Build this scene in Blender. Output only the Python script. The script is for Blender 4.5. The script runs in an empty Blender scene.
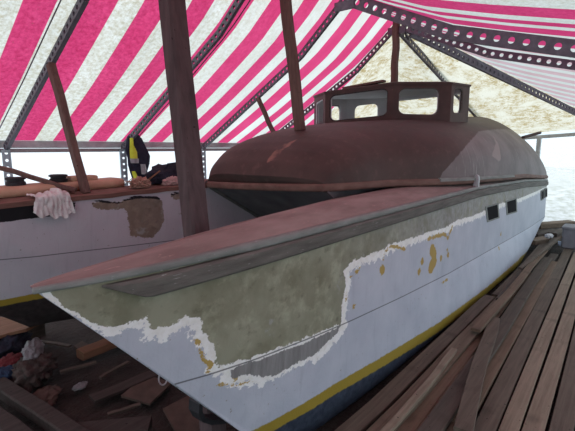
import bpy, bmesh, math, random
import numpy as np
from mathutils import Vector, noise as mnoise

random.seed(7)
sc = bpy.context.scene
COL = sc.collection
PHI = math.radians(51.0)                 # the boat and the tent both run along this heading
CU, SU = math.cos(PHI), math.sin(PHI)
EYE = 1.70
PITCH = math.radians(9.0)
FPX = 430.0

# ------------------------------------------------------------------ frames
# everything is laid out in yard coordinates: s = along the boat (bow -> stern),
# m = across it towards the far hull, z = up.  world = rotate by PHI about z.
def W(p):
    s, m, z = p
    return (CU * s - SU * m, SU * s + CU * m, z)

def ray(x, y):
    dx = (x - 287.5) / FPX
    dy = (215.5 - y) / FPX
    wx, wy, wz = dx, math.cos(PITCH) + dy * math.sin(PITCH), -math.sin(PITCH) + dy * math.cos(PITCH)
    return (CU * wx + SU * wy, -SU * wx + CU * wy, wz)

def on_s(x, y, s):
    r = ray(x, y); t = s / r[0]
    return (s, r[1] * t, EYE + r[2] * t)
def on_m(x, y, m):
    r = ray(x, y); t = m / r[1]
    return (r[0] * t, m, EYE + r[2] * t)
def on_z(x, y, z):
    r = ray(x, y); t = (z - EYE) / r[2]
    return (r[0] * t, r[1] * t, z)

def interp(x, pts):
    return float(np.interp(x, [p[0] for p in pts], [p[1] for p in pts]))
def smooth(x, pts):
    # gentle smoothing of a polyline profile
    w = 0.18
    return (interp(x - w, pts) + 2 * interp(x, pts) + interp(x + w, pts)) / 4

# ------------------------------------------------------------------ objects
def tag(o, label, cat, group=None, kind=None):
    o['label'] = label; o['category'] = cat
    if group: o['group'] = group
    if kind: o['kind'] = kind
    return o

BASE = {}
def thing(name, base, label, cat, group=None):
    o = bpy.data.objects.new(name, None)
    o.empty_display_size = 0.1
    COL.objects.link(o)
    o.location = W(base); o.rotation_euler = (0, 0, PHI)
    BASE[o.name] = base
    return tag(o, label, cat, group)

def root_of(o):
    while o.parent: o = o.parent
    return o

class MB:
    def __init__(self): self.v = []; self.f = []
    def add(self, vs, fs):
        k = len(self.v)
        self.v += [tuple(p) for p in vs]
        self.f += [tuple(i + k for i in f) for f in fs]
        return self
    def obj(self, name, mat, parent=None, smooth_shade=False, base=None, attrs=None, fix=True):
        if parent is not None: b = BASE[root_of(parent).name]
        else:
            if base is None:
                a = np.array(self.v); b = (float(a[:, 0].mean()), float(a[:, 1].mean()), float(a[:, 2].min()))
            else: b = base
        me = bpy.data.meshes.new(name)
        me.from_pydata([(p[0] - b[0], p[1] - b[1], p[2] - b[2]) for p in self.v], [], self.f)
        if attrs:
            for an, av in attrs.items():
                at = me.attributes.new(an, 'FLOAT', 'POINT')
                at.data.foreach_set('value', np.asarray(av, dtype=np.float32))
        if fix:
            bm = bmesh.new(); bm.from_mesh(me)
            bmesh.ops.recalc_face_normals(bm, faces=bm.faces)
            bm.to_mesh(me); bm.free()
        if smooth_shade:
            for p in me.polygons: p.use_smooth = True
        me.materials.append(mat)
        me.update()
        o = bpy.data.objects.new(name, me)
        COL.objects.link(o)
        if parent is not None: o.parent = parent
        else:
            o.location = W(b); o.rotation_euler = (0, 0, PHI)
            BASE[o.name] = b
        return o
    # ---- shapes
    def grid(self, rows, close=False):
        n = len(rows[0]); vs = [p for r in rows for p in r]; fs = []
        for i in range(len(rows) - 1):
            for j in range(n - 1 if not close else n):
                a = i * n + j; b = i * n + (j + 1) % n
                fs.append((a, b, b + n, a + n))
        return self.add(vs, fs)
    def sweep(self, rings, caps=True):
        n = len(rings[0]); vs = [p for r in rings for p in r]; fs = []
        for i in range(len(rings) - 1):
            for j in range(n):
                a = i * n + j; b = i * n + (j + 1) % n
                fs.append((a, b, b + n, a + n))
        if caps:
            fs.append(tuple(range(n))); fs.append(tuple((len(rings) - 1) * n + j for j in range(n)))
        return self.add(vs, fs)
    def beam(self, p0, p1, w, h, up=(0, 0, 1), ch=None, segs=1, warp=0.0, w1=None, seed=0):
        p0 = Vector(p0); p1 = Vector(p1); d = (p1 - p0).normalized()
        side = d.cross(Vector(up))
        if side.length < 1e-4: side = d.cross(Vector((1, 0, 0)))
        side.normalize(); u = side.cross(d).normalized()
        if ch is None: ch = min(w, h) * 0.12
        rings = []
        for k in range(segs + 1):
            t = k / segs
            c = p0.lerp(p1, t)
            ww = w + ((w1 if w1 else w) - w) * t
            if warp:
                c = c + side * warp * (mnoise.noise(Vector((t * 3, seed * 3.1, 0.3)))) + u * warp * 0.5 * mnoise.noise(Vector((t * 4, seed * 1.7, 4.3)))
            a, b = ww / 2, h / 2
            prof = [(-a + ch, -b), (a - ch, -b), (a, -b + ch), (a, b - ch), (a - ch, b), (-a + ch, b), (-a, b - ch), (-a, -b + ch)]
            rings.append([tuple(c + side * q[0] + u * q[1]) for q in prof])
        return self.sweep(rings)
    def tube(self, path, r, n=10, r1=None):
        rings = []
        P = [Vector(p) for p in path]
        ref = None
        for i, p in enumerate(P):
            d = (P[min(i + 1, len(P) - 1)] - P[max(i - 1, 0)]).normalized()
            if ref is None:
                ref = Vector((0, 0, 1)) if abs(d.z) < 0.9 else Vector((1, 0, 0))
            a = d.cross(ref).normalized(); b = a.cross(d).normalized(); ref = b
            rr = r + ((r1 - r) * i / (len(P) - 1) if r1 is not None else 0)
            rings.append([tuple(p + a * rr * math.cos(2 * math.pi * k / n) + b * rr * math.sin(2 * math.pi * k / n)) for k in range(n)])
        return self.sweep(rings)
    def lathe(self, c, prof, n=20):
        rings = [[(c[0] + r * math.cos(2 * math.pi * k / n), c[1] + r * math.sin(2 * math.pi * k / n), c[2] + z) for k in range(n)] for r, z in prof]
        return self.sweep(rings)
    def rbox(self, lo, hi, r=0.02):
        # box with rounded vertical edges and a softened top
        def ring(z, ins):
            out = []
            a0, a1, b0, b1 = lo[0] + ins, hi[0] - ins, lo[1] + ins, hi[1] - ins
            for (cx, cy, st) in ((a1 - r, b1 - r, 0), (a0 + r, b1 - r, 90), (a0 + r, b0 + r, 180), (a1 - r, b0 + r, 270)):
                for k in range(5):
                    t = math.radians(st + 22.5 * k)
                    out.append((cx + r * math.cos(t), cy + r * math.sin(t), z))
            return out
        e = min(r, (hi[2] - lo[2]) * 0.3)
        return self.sweep([ring(lo[2], e * .6), ring(lo[2] + e * .6, 0), ring(hi[2] - e, 0), ring(hi[2] - e * .3, e * .3), ring(hi[2], e)])
    def blob(self, c, rad, seed=0, amp=0.25, freq=2.5, sub=4, rot=0.0, floor=None):
        bm = bmesh.new(); bmesh.ops.create_icosphere(bm, subdivisions=sub, radius=1)
        ca, sa = math.cos(rot), math.sin(rot); vs = []
        for v in bm.verts:
            n = v.co.copy()
            d = 1 + amp * mnoise.noise(n * freq + Vector((seed * 7.3, seed * 3.1, 1))) + amp * .55 * (abs(mnoise.noise(n * freq * 2.7 + Vector((seed, 5, 2)))) - .2) * 2
            p = (n.x * rad[0] * d, n.y * rad[1] * d, n.z * rad[2] * d)
            z = c[2] + p[2]
            if floor is not None and z < floor: z = floor + (z - floor) * .03
            vs.append((c[0] + p[0] * ca - p[1] * sa, c[1] + p[0] * sa + p[1] * ca, z))
        bm.verts.index_update()
        fs = [tuple(v.index for v in f.verts) for f in bm.faces]
        bm.free()
        return self.add(vs, fs)
    def slab(self, poly, z0, z1):
        n = len(poly)
        vs = [(p[0], p[1], z0 if len(p) < 3 else p[2] + z0) for p in poly] + [(p[0], p[1], z1 if len(p) < 3 else p[2] + z1) for p in poly]
        fs = [tuple(range(n)), tuple(range(n, 2 * n))] + [(i, (i + 1) % n, (i + 1) % n + n, i + n) for i in range(n)]
        return self.add(vs, fs)

# ------------------------------------------------------------------ materials
class NT:
    def __init__(self, name):
        self.m = bpy.data.materials.new(name); self.m.use_nodes = True
        self.t = self.m.node_tree; self.t.nodes.clear()
        self.out = self.t.nodes.new('ShaderNodeOutputMaterial')
        self.tc = self.t.nodes.new('ShaderNodeTexCoord')
    def n(self, typ, **kw):
        nd = self.t.nodes.new(typ)
        for k, v in kw.items(): setattr(nd, k, v)
        return nd
    def l(self, a, b): self.t.links.new(a, b)
    def setin(self, sock, v):
        if hasattr(v, 'is_linked'): self.l(v, sock)
        elif isinstance(v, (tuple, list)) and len(v) == 3 and sock.type == 'RGBA': sock.default_value = (*v, 1)
        else: sock.default_value = v
    def obj(self): return self.tc.outputs['Object']
    def mapping(self, scale=(1, 1, 1), rot=(0, 0, 0)):
        mp = self.n('ShaderNodeMapping'); mp.inputs['Scale'].default_value = scale; mp.inputs['Rotation'].default_value = rot
        self.l(self.obj(), mp.inputs['Vector']); return mp.outputs[0]
    def noise(self, scale, detail=5, rough=.55, vec=None, dist=0):
        nd = self.n('ShaderNodeTexNoise')
        nd.inputs['Scale'].default_value = scale; nd.inputs['Detail'].default_value = detail
        nd.inputs['Roughness'].default_value = rough; nd.inputs['Distortion'].default_value = dist
        self.l(vec if vec is not None else self.obj(), nd.inputs['Vector'])
        return nd.outputs['Fac']
    def math(self, op, a, b=0.0, c=None, clamp=False):
        nd = self.n('ShaderNodeMath', operation=op, use_clamp=clamp)
        self.setin(nd.inputs[0], a); self.setin(nd.inputs[1], b)
        if c is not None: self.setin(nd.inputs[2], c)
        return nd.outputs[0]
    def rng(self, v, a, b, c=0.0, d=1.0):
        nd = self.n('ShaderNodeMapRange'); self.setin(nd.inputs[0], v)
        for i, q in enumerate((a, b, c, d)): nd.inputs[i + 1].default_value = q
        return nd.outputs[0]
    def mix(self, f, a, b, mode='MIX'):
        nd = self.n('ShaderNodeMix', data_type='RGBA', blend_type=mode)
        self.setin(nd.inputs[0], f); self.setin(nd.inputs[6], a); self.setin(nd.inputs[7], b)
        return nd.outputs[2]
    def attr(self, name):
        nd = self.n('ShaderNodeAttribute'); nd.attribute_name = name; return nd.outputs['Fac']
    def bsdf(self, col, rough=.7, metal=0.0, bump=None, bdist=.01, bstr=.5, spec=.4):
        b = self.n('ShaderNodeBsdfPrincipled')
        self.setin(b.inputs['Base Color'], col); self.setin(b.inputs['Roughness'], rough); self.setin(b.inputs['Metallic'], metal)
        b.inputs['Specular IOR Level'].default_value = spec
        if bump is not None:
            bp = self.n('ShaderNodeBump'); bp.inputs['Strength'].default_value = bstr; bp.inputs['Distance'].default_value = bdist
            self.l(bump, bp.inputs['Height']); self.l(bp.outputs[0], b.inputs['Normal'])
        self.l(b.outputs[0], self.out.inputs[0])
        return self.m
    def fabric(self, col, trans=.5, clear=0.0):
        d = self.n('ShaderNodeBsdfDiffuse'); t = self.n('ShaderNodeBsdfTranslucent')
        self.setin(d.inputs[0], col); self.setin(t.inputs[0], col)
        m = self.n('ShaderNodeMixShader'); m.inputs[0].default_value = trans
        self.l(d.outputs[0], m.inputs[1]); self.l(t.outputs[0], m.inputs[2])
        last = m
        if clear is not None and clear != 0.0:
            tr = self.n('ShaderNodeBsdfTransparent'); m2 = self.n('ShaderNodeMixShader')
            self.setin(m2.inputs[0], clear)
            self.l(m.outputs[0], m2.inputs[1]); self.l(tr.outputs[0], m2.inputs[2]); last = m2
        self.l(last.outputs[0], self.out.inputs[0])
        return self.m

def mottled(name, c0, c1, scale=8, rough=.75, metal=0, bstr=.3, bdist=.008, spots=None, stretch=(1, 1, 1), spec=.3):
    t = NT(name); v = t.mapping(stretch)
    n1 = t.noise(scale, 6, .6, v)
    col = t.mix(t.rng(n1, .32, .68), c0, c1)
    if spots:
        n2 = t.noise(scale * 5, 4, .6, v)
        col = t.mix(t.rng(n2, spots[1], spots[1] + .06), col, spots[0])
    return t.bsdf(col, rough, metal, t.noise(scale * 6, 5, .6, v), bdist, bstr, spec)

def wood(name, c0, c1, axis=(1.2, 22, 22), rough=.8):
    t = NT(name); v = t.mapping(axis)
    g = t.noise(1.6, 7, .65, v, .3); b = t.noise(5, 4, .5)
    col = t.mix(t.rng(g, .3, .7), c0, c1)
    col = t.mix(t.rng(b, .58, .75, 0, .5), col, tuple(x * .45 for x in c0))
    sp = t.noise(38, 2, .5)
    col = t.mix(t.rng(sp, .71, .76), col, tuple(x * .25 for x in c0))
    return t.bsdf(col, rough, 0, g, .006, .6, .25)

M = {}
M['dirt'] = mottled('dirt', (.019, .014, .012), (.050, .037, .031), 3.2, .95, bstr=.9, bdist=.05, spots=((.02, .014, .012), .62))
M['outside'] = mottled('outside_earth', (.42, .40, .36), (.55, .53, .49), 1.2, .95)  # ground outside the tent, made pale to bounce light onto the sheets
M['baulk'] = wood('dark_baulk_wood', (.030, .023, .020), (.062, .048, .042))
for i, (a, b) in enumerate([((.085, .065, .050), (.150, .117, .09)), ((.105, .075, .053), (.185, .137, .10)), ((.17, .13, .095), (.29, .228, .168)),
                            ((.062, .049, .040), (.112, .090, .072)), ((.115, .076, .052), (.195, .137, .096))]):
    M['plank%d' % i] = wood('weathered_plank_%d' % i, a, b)
M['prop_dark'] = wood('dark_post_wood', (.062, .043, .045), (.115, .08, .08), (18, 18, 1.2))
M['prop_red'] = wood('red_brown_post_wood', (.10, .062, .052), (.18, .11, .092), (18, 18, 1.2))
M['scrap'] = wood('raw_orange_wood', (.135, .07, .04), (.23, .125, .072))
M['deck_red'] = mottled('red_deck_primer', (.225, .172, .155), (.345, .272, .248), 5, .75, bstr=.3, bdist=.006, spots=((.42, .30, .27), .64), stretch=(.6, 1.6, 1))
M['steel_dark'] = mottled('dark_rib_paint', (.115, .11, .135), (.185, .175, .21), 14, .55, .25)
M['steel_pale'] = mottled('galvanised_steel', (.42, .43, .45), (.60, .61, .62), 9, .5, .35)
M['steel_blue'] = mottled('blue_grey_post_steel', (.28, .36, .40), (.42, .50, .53), 9, .5, .3)
M['grey_fg'] = mottled('grey_green_fibreglass', (.17, .185, .17), (.28, .295, .275), 9, .7, spots=((.42, .43, .42), .66), stretch=(.5, 2, 2))
M['rail_band'] = mottled('worn_rail_band', (.085, .080, .070), (.165, .158, .14), 9, .7, spots=((.36, .36, .35), .66), stretch=(.35, 3, 3))
M['black'] = mottled('black_rubber', (.012, .012, .014), (.03, .03, .034), 10, .6)
M['glass_dark'] = mottled('dark_port_glass', (.006, .006, .008), (.012, .012, .014), 4, .8, spec=.08, bstr=0)
M['tan'] = mottled('tan_plastic', (.42, .26, .17), (.56, .37, .25), 5, .6)
M['rag'] = mottled('dirty_white_cloth', (.62, .60, .58), (.82, .80, .78), 9, .95, bstr=.7, bdist=.02)
M['pink_rag'] = mottled('pink_beige_cloth', (.42, .26, .24), (.62, .45, .42), 12, .95, bstr=.7, bdist=.02)
M['navy'] = mottled('navy_cloth', (.012, .014, .028), (.03, .034, .06), 12, .85, bstr=.6, bdist=.02)
M['bag'] = mottled('black_bag_fabric', (.010, .011, .02), (.03, .034, .055), 10, .8, bstr=.7, bdist=.03)
M['hivis'] = mottled('hi_vis_yellow', (.55, .62, .03), (.72, .78, .08), 10, .7)
M['reflect'] = mottled('silver_reflective_tape', (.25, .26, .27), (.38, .38, .4), 12, .4)
M['paper'] = mottled('crumpled_brown_paper', (.40, .23, .17), (.62, .40, .31), 16, .9, bstr=.8, bdist=.03)
M['card'] = mottled('dirty_cardboard', (.058, .040, .032), (.10, .07, .055), 8, .9)
M['plastic'] = mottled('cloudy_plastic', (.42, .42, .43), (.62, .62, .63), 9, .35, bstr=.7, bdist=.02)
M['bag_grey'] = mottled('dirty_clear_plastic', (.12, .12, .125), (.24, .24, .245), 9, .4, bstr=.7, bdist=.02)
M['cloth_brown'] = mottled('brown_rag', (.04, .031, .028), (.095, .072, .062), 14, .95, bstr=.8, bdist=.03)
M['cloth_red'] = mottled('red_rag', (.09, .014, .018), (.16, .026, .03), 12, .9, bstr=.7, bdist=.02)
M['cloth_blue'] = mottled('blue_rag', (.018, .035, .07), (.035, .06, .11), 12, .9, bstr=.7, bdist=.02)
M['crate'] = mottled('grey_crate_plastic', (.17, .17, .19), (.24, .24, .26), 7, .6)
M['pale_blue'] = mottled('pale_blue_plastic', (.45, .6, .85), (.7, .8, .95), 8, .4)
M['cabin_in'] = mottled('pale_cabin_lining', (.66, .66, .68), (.76, .76, .78), 4, .8)
M['under'] = mottled('grey_bridgedeck_paint', (.10, .098, .105), (.16, .155, .16), 4, .8)

def pod_material():
    t = NT('brown_primer_coachroof')
    v = t.mapping((.8, 1, 1))
    a = t.noise(2.2, 6, .62, v); b = t.noise(13, 5, .6); c = t.noise(46, 3, .6)
    col = t.mix(t.rng(a, .3, .7), (.052, .032, .028), (.088, .053, .045))
    col = t.mix(t.rng(b, .56, .78, 0, .6), col, (.15, .088, .073))
    col = t.mix(t.rng(c, .70, .76, 0, .7), col, (.06, .028, .024))
    g = t.attr('grey')
    gm = t.rng(t.math('ADD', g, t.rng(b, 0, 1, -.03, .03)), -.006, .006)
    gcol = t.mix(t.rng(a, .35, .65), (.14, .118, .115), (.215, .185, .18))
    streak = t.noise(3, 5, .6, t.mapping((9, 1.2, 1.2)))
    gcol = t.mix(t.rng(streak, .60, .70, 0, .6), gcol, (.38, .35, .34))
    col = t.mix(gm, col, gcol)
    d = t.attr('diamond')
    col = t.mix(t.rng(t.math('ADD', d, t.rng(b, 0, 1, -.04, .04)), -.005, .005, 0, .75), col, (.33, .27, .255))
    e = t.attr('scuff')
    col = t.mix(t.rng(t.math('ADD', e, t.rng(b, 0, 1, -.03, .03)), -.01, .01, 0, .8), col, (.30, .15, .115))
    return t.bsdf(col, .62, 0, t.noise(30, 5, .6), .006, .3, .35)
M['pod'] = pod_material()
M['cabin'] = mottled('brown_primer_wheelhouse', (.050, .031, .027), (.082, .049, .042), 5, .62, bstr=.25, spots=((.2, .1, .08), .68), spec=.35)
M['pod_lip'] = mottled('worn_brown_lip', (.12, .068, .054), (.21, .125, .10), 8, .7, stretch=(.5, 1, 2))

def hull_material(name, paint0, paint1, bare0, bare1, foot=((.022, .03, .048), (.06, .075, .105))):
    t = NT(name)
    big = t.noise(3.0, 5, .6); mid = t.noise(22, 6, .62); fine = t.noise(75, 4, .6)
    streak = t.noise(7, 5, .6, t.mapping((5, 1, .5)))
    edge = t.math('ADD', t.rng(mid, 0, 1, -.075, .075), t.rng(fine, 0, 1, -.03, .03))
    paint = t.mix(t.rng(big, .3, .7), paint0, paint1)
    paint = t.mix(t.rng(streak, .55, .78, 0, .30), paint, tuple(x * .62 for x in paint0))
    spk = t.noise(40, 3, .55)
    paint = t.mix(t.rng(spk, .69, .73, 0, .75), paint, (.20, .17, .10))
    bare = t.mix(t.rng(big, .35, .62), bare0, bare1)
    bare = t.mix(t.rng(t.noise(9, 6, .65), .52, .74, 0, .65), bare, tuple(min(1, x * 1.55) for x in bare1))
    bare = t.mix(t.rng(t.noise(14, 5, .6, t.mapping((1, 1, 1.4))), .58, .72, 0, .6), bare, tuple(x * .62 for x in bare0))
    bare = t.mix(t.rng(t.noise(5.5, 6, .7), .62, .68, 0, .75), bare, (.36, .37, .35))
    sx = t.n('ShaderNodeSeparateXYZ'); t.l(t.obj(), sx.inputs[0])
    aft = t.rng(sx.outputs[0], -3.2, -1.2, 0, .8)
    bare = t.mix(t.math('MULTIPLY', aft, t.rng(t.noise(6, 5, .6), .3, .5)), bare, t.mix(t.rng(mid, .35, .65), (.22, .215, .20), (.36, .36, .36)))
    greyc = t.mix(t.rng(streak, .35, .7), (.20, .195, .19), (.31, .305, .30))
    b = t.attr('bare'); g = t.attr('grey'); y = t.attr('yel'); bt = t.attr('boot'); ch = t.attr('chine'); dk = t.attr('dark'); pt = t.attr('putty')
    col = paint
    bg = t.math('MAXIMUM', b, g)
    fr = t.math('ADD', t.math('ADD', bg, pt), t.math('MULTIPLY', edge, 1.0))
    col = t.mix(t.rng(fr, -.003, .003), col, t.mix(t.rng(mid, .4, .6), (.84, .83, .78), (.93, .93, .91)))
    yy = t.math('ADD', y, t.math('MULTIPLY', edge, .42))
    col = t.mix(t.rng(yy, -.002, .002, 0, .9), col, (.42, .27, .02))
    col = t.mix(t.rng(t.math('ADD', g, t.math('MULTIPLY', edge, .35)), -.002, .002), col, greyc)
    col = t.mix(t.rng(t.math('ADD', b, t.math('MULTIPLY', edge, .45)), -.002, .002), col, bare)
    cl = t.math('SUBTRACT', .0045, t.math('ABSOLUTE', ch))
    col = t.mix(t.rng(cl, -.001, .002, 0, .8), col, (.06, .06, .065))
    bb = t.math('ADD', bt, t.math('MULTIPLY', edge, .12))
    col = t.mix(t.rng(bb, .064, .058), col, (.34, .245, .035))
    col = t.mix(t.rng(bb, .004, -.004), col, t.mix(t.rng(mid, .35, .7), *foot))
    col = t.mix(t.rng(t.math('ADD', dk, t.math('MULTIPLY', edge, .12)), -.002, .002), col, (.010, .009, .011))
    bump = t.math('ADD', t.math('MULTIPLY', mid, .6), fine)
    return t.bsdf(col, .55, 0, bump, .004, .35, .35)
M['hull_near'] = hull_material('chalky_white_hull', (.44, .47, .54), (.55, .57, .635), (.19, .185, .12), (.31, .31, .225))
M['hull_far'] = hull_material('pinkish_white_hull', (.50, .48, .52), (.58, .55, .585), (.20, .155, .115), (.27, .21, .16), ((.02, .016, .016), (.045, .036, .034)))  # far hull white, slightly pinker than the near hull

def stripe_material():
    t = NT('red_white_striped_canvas')
    sp = t.n('ShaderNodeSeparateXYZ'); t.l(t.obj(), sp.inputs[0])
    x = sp.outputs[0]
    ph = t.math('FRACT', t.math('DIVIDE', t.math('SUBTRACT', x, 1.83 - 43 * .43), .43))
    red = t.math('MULTIPLY', t.rng(ph, .0, .012), t.rng(ph, .545, .533))
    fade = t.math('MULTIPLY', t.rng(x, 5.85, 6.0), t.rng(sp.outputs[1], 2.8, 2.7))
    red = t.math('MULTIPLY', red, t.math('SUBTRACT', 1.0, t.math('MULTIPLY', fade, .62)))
    d1 = t.noise(2.2, 6, .65); d2 = t.noise(26, 6, .7); d3 = t.noise(60, 3, .6)
    near = t.rng(x, 5.2, 2.4)
    white = t.mix(t.rng(d1, .3, .7), (.72, .715, .65), (.84, .84, .80))
    red_c = t.mix(t.rng(d1, .3, .7), (.66, .052, .17), (.75, .08, .225))
    col = t.mix(red, white, red_c)
    col = t.mix(t.math('MULTIPLY', t.rng(d2, .38, .70), t.math('MULTIPLY', near, .85)), col, t.mix(red, (.44, .38, .24), (.42, .02, .085)))
    col = t.mix(t.math('MULTIPLY', t.rng(d3, .66, .72), t.math('MULTIPLY', near, .7)), col, (.22, .12, .09))
    wr = t.noise(1.2, 4, .5, t.mapping((4, .7, .7)))
    m = t.fabric(col, .55)
    bp = t.n('ShaderNodeBump'); bp.inputs['Strength'].default_value = .5; bp.inputs['Distance'].default_value = .08
    t.l(wr, bp.inputs['Height'])
    for nd in t.t.nodes:
        if nd.type in ('BSDF_DIFFUSE', 'BSDF_TRANSLUCENT'): t.l(bp.outputs[0], nd.inputs['Normal'])
    return m
M['stripe'] = stripe_material()
def clear_material(leaf, name, tint, clr=.10):
    t = NT(name)
    a = t.noise(1.6, 6, .7); b = t.noise(9, 6, .7); c = t.noise(32, 4, .65)
    col = t.mix(t.rng(a, .35, .65), tint, tuple(min(1, x * 1.08) for x in tint))
    f = t.math('MULTIPLY', t.rng(a, .40, .52), t.rng(t.math('ADD', t.math('MULTIPLY', b, .6), t.math('MULTIPLY', c, .4)), .42, .58))
    col = t.mix(t.math('MULTIPLY', f, leaf), col, (.36, .27, .13))
    f2 = t.rng(c, .64, .70)
    col = t.mix(t.math('MULTIPLY', f2, leaf * .8), col, (.17, .12, .06))
    cl = t.math('MULTIPLY', t.rng(f, 0, 1, 1, 0), clr)
    return t.fabric(col, .8, cl)
def canvas_material():
    t = NT('grey_white_canvas'); a = t.noise(2, 5, .6)
    return t.fabric(t.mix(t.rng(a, .3, .7), (.60, .63, .66), (.72, .75, .78)), .55)
M['canvas'] = canvas_material()
M['clear_leaf'] = clear_material(1.0, 'clear_sheet_with_leaf_litter', (.62, .57, .46))
M['wall_sheet'] = clear_material(.05, 'white_side_sheet', (.88, .91, .94), .06)

def back_sheet():
    t = NT('pale_end_sheet')
    a = t.noise(2.2, 5, .6); b = t.noise(6, 6, .65, t.mapping((1, 1, 4)))
    sp = t.n('ShaderNodeSeparateXYZ'); t.l(t.obj(), sp.inputs[0])
    z = sp.outputs[2]
    low = t.rng(z, 1.25, .75)
    col = t.mix(t.rng(a, .35, .65), (.90, .92, .92), (.95, .96, .96))
    col = t.mix(t.math('MULTIPLY', low, t.rng(b, .40, .62)), col, (.60, .61, .55))
    cl = t.math('MULTIPLY', t.rng(low, 0, 1, .75, .15), t.rng(b, .6, .45))
    return t.fabric(col, .8, cl)
M['back_sheet'] = back_sheet()

# ------------------------------------------------------------------ setting
def struct(mb, name, mat, smooth_shade=False, **kw):
    o = mb.obj(name, mat, None, smooth_shade, base=(0, 0, 0), **kw)
    o['kind'] = 'structure'
    return o

GZ = -0.09
g = MB()
rows = []
for i in range(121):
    s = -3 + 15.5 * i / 120; r = []
    for j in range(101):
        m = -3.5 + 10.5 * j / 100
        h = .035 * mnoise.noise(Vector((s * 1.3, m * 1.3, .2))) + .018 * mnoise.noise(Vector((s * 4.1, m * 4.1, 3.2)))
        r.append((s, m, GZ + h - .03))
    rows.append(r)
g.grid(rows)
fl = struct(g, 'floor', M['dirt'], True)
g = MB(); g.add([(-40, -40, GZ - .12), (50, -40, GZ - .12), (50, 50, GZ - .12), (-40, 50, GZ - .12)], [(0, 1, 2, 3)])
struct(g, 'floor_outside', M['outside'])

# tent roof -----------------------------------------------------------------
LIFT = .078
LEFT = [(5.4, 1.70), (4.4, 2.27), (3.44, 2.85), (3.1, 3.12), (2.8, 3.40)]
RIGHT = [(2.8, 3.40), (2.2, 3.11), (1.57, 2.86), (1.0, 2.70), (.45, 2.56)]
RIBS = [.37, 1.75, 3.13, 4.50, 5.88]
def m_eave_r(s): return interp(s, [(-2, -2.2), (5.88, -1.1), (11.3, .485)])
def right_poly(s):
    me = m_eave_r(s)
    return RIGHT + [(.45 + (me - .45) * .5, 2.56 - .125 * (.45 - me)), (me, 2.56 - .25 * (.45 - me))]
def resample(poly, k):
    P = np.array(poly); L = np.concatenate([[0], np.cumsum(np.hypot(*np.diff(P, axis=0).T))]); L /= L[-1]
    t = np.linspace(0, 1, k)
    return list(zip(np.interp(t, L, P[:, 0]), np.interp(t, L, P[:, 1])))
def sag(s):
    d = min(abs(s - r) for r in RIBS)
    return -.05 * min(1, d / .69) ** 1.0 if -.4 < s < 5.9 else -.03
roof = MB(); rows = []
S = [-2 + 7.88 * i / 96 for i in range(97)]
for s in S:
    rows.append([(s, m, z + LIFT + sag(s) * math.sin(math.pi * k / 23)) for k, (m, z) in enumerate(resample(LEFT, 24))])
roof.grid(rows)
rows = []
for s in S:
    rows.append([(s, m, z + LIFT + sag(s) * math.sin(math.pi * k / 29)) for k, (m, z) in enumerate(resample(right_poly(s), 30))])
roof.grid(rows)
APEX = (5.88, 2.8, 3.40 + LIFT)
LC, RC = (11.3, 5.4, 1.70 + LIFT), (11.3, .485, 2.05 + LIFT)
def lerp3(a, b, t): return tuple(a[i] + (b[i] - a[i]) * t for i in range(3))
def loft(A, B, n=14):
    return [[lerp3(A[j], B[j], i / n) for j in range(len(A))] for i in range(n + 1)]
A = [(5.88, m, z + LIFT) for m, z in resample(LEFT, 24)]
MIDL = (7.4, 5.4, 1.70 + LIFT)
B = [lerp3(MIDL, APEX, j / 23) for j in range(24)]
roof.grid(loft(A, B))
A2 = [(5.88, m, z + LIFT) for m, z in resample(right_poly(5.88), 30)]
B2 = [lerp3(APEX, RC, j / 29) for j in range(30)]
roof.grid(loft(A2, B2))
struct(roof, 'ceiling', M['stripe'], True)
hip = MB()
C_ = [lerp3(LC, APEX, j / 23) for j in range(24)]
hip.grid(loft(B, C_))
D_ = [lerp3(RC, APEX, j / 23) for j in range(24)]
hip.grid([[(p[0], p[1], p[2] - .10 * math.sin(math.pi * i / 14) * math.sin(math.pi * j / 23)) for j, p in enumerate(r)] for i, r in enumerate(loft(C_, D_))])
struct(hip, 'ceiling_end_panel', M['clear_leaf'], True)

def wavy(p0, p1, z1fn, amp=.03, n=60, nz=8, z0=GZ):
    rows = []
    for k in range(nz + 1):
        r = []
        for i in range(n + 1):
            t = i / n; s = p0[0] + (p1[0] - p0[0]) * t; m = p0[1] + (p1[1] - p0[1]) * t
            w = amp * math.sin(t * 31) * (1 - k / nz) * .6 + amp * mnoise.noise(Vector((t * 9, k * .4, 1)))
            dx, dy = p1[1] - p0[1], -(p1[0] - p0[0]); L = math.hypot(dx, dy)
            r.append((s + w * dx / L, m + w * dy / L, z0 + (z1fn(t) - z0) * k / nz))
        rows.append(r)
    return rows
w = MB(); w.grid(wavy((-2, 5.52), (11.3, 5.52), lambda t: 1.72)); struct(w, 'wall_left', M['wall_sheet'], True)
w = MB(); w.grid(wavy((11.38, 5.4), (11.38, .40), lambda t: 1.72 + .33 * t)); struct(w, 'wall_back', M['back_sheet'], True)


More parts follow.
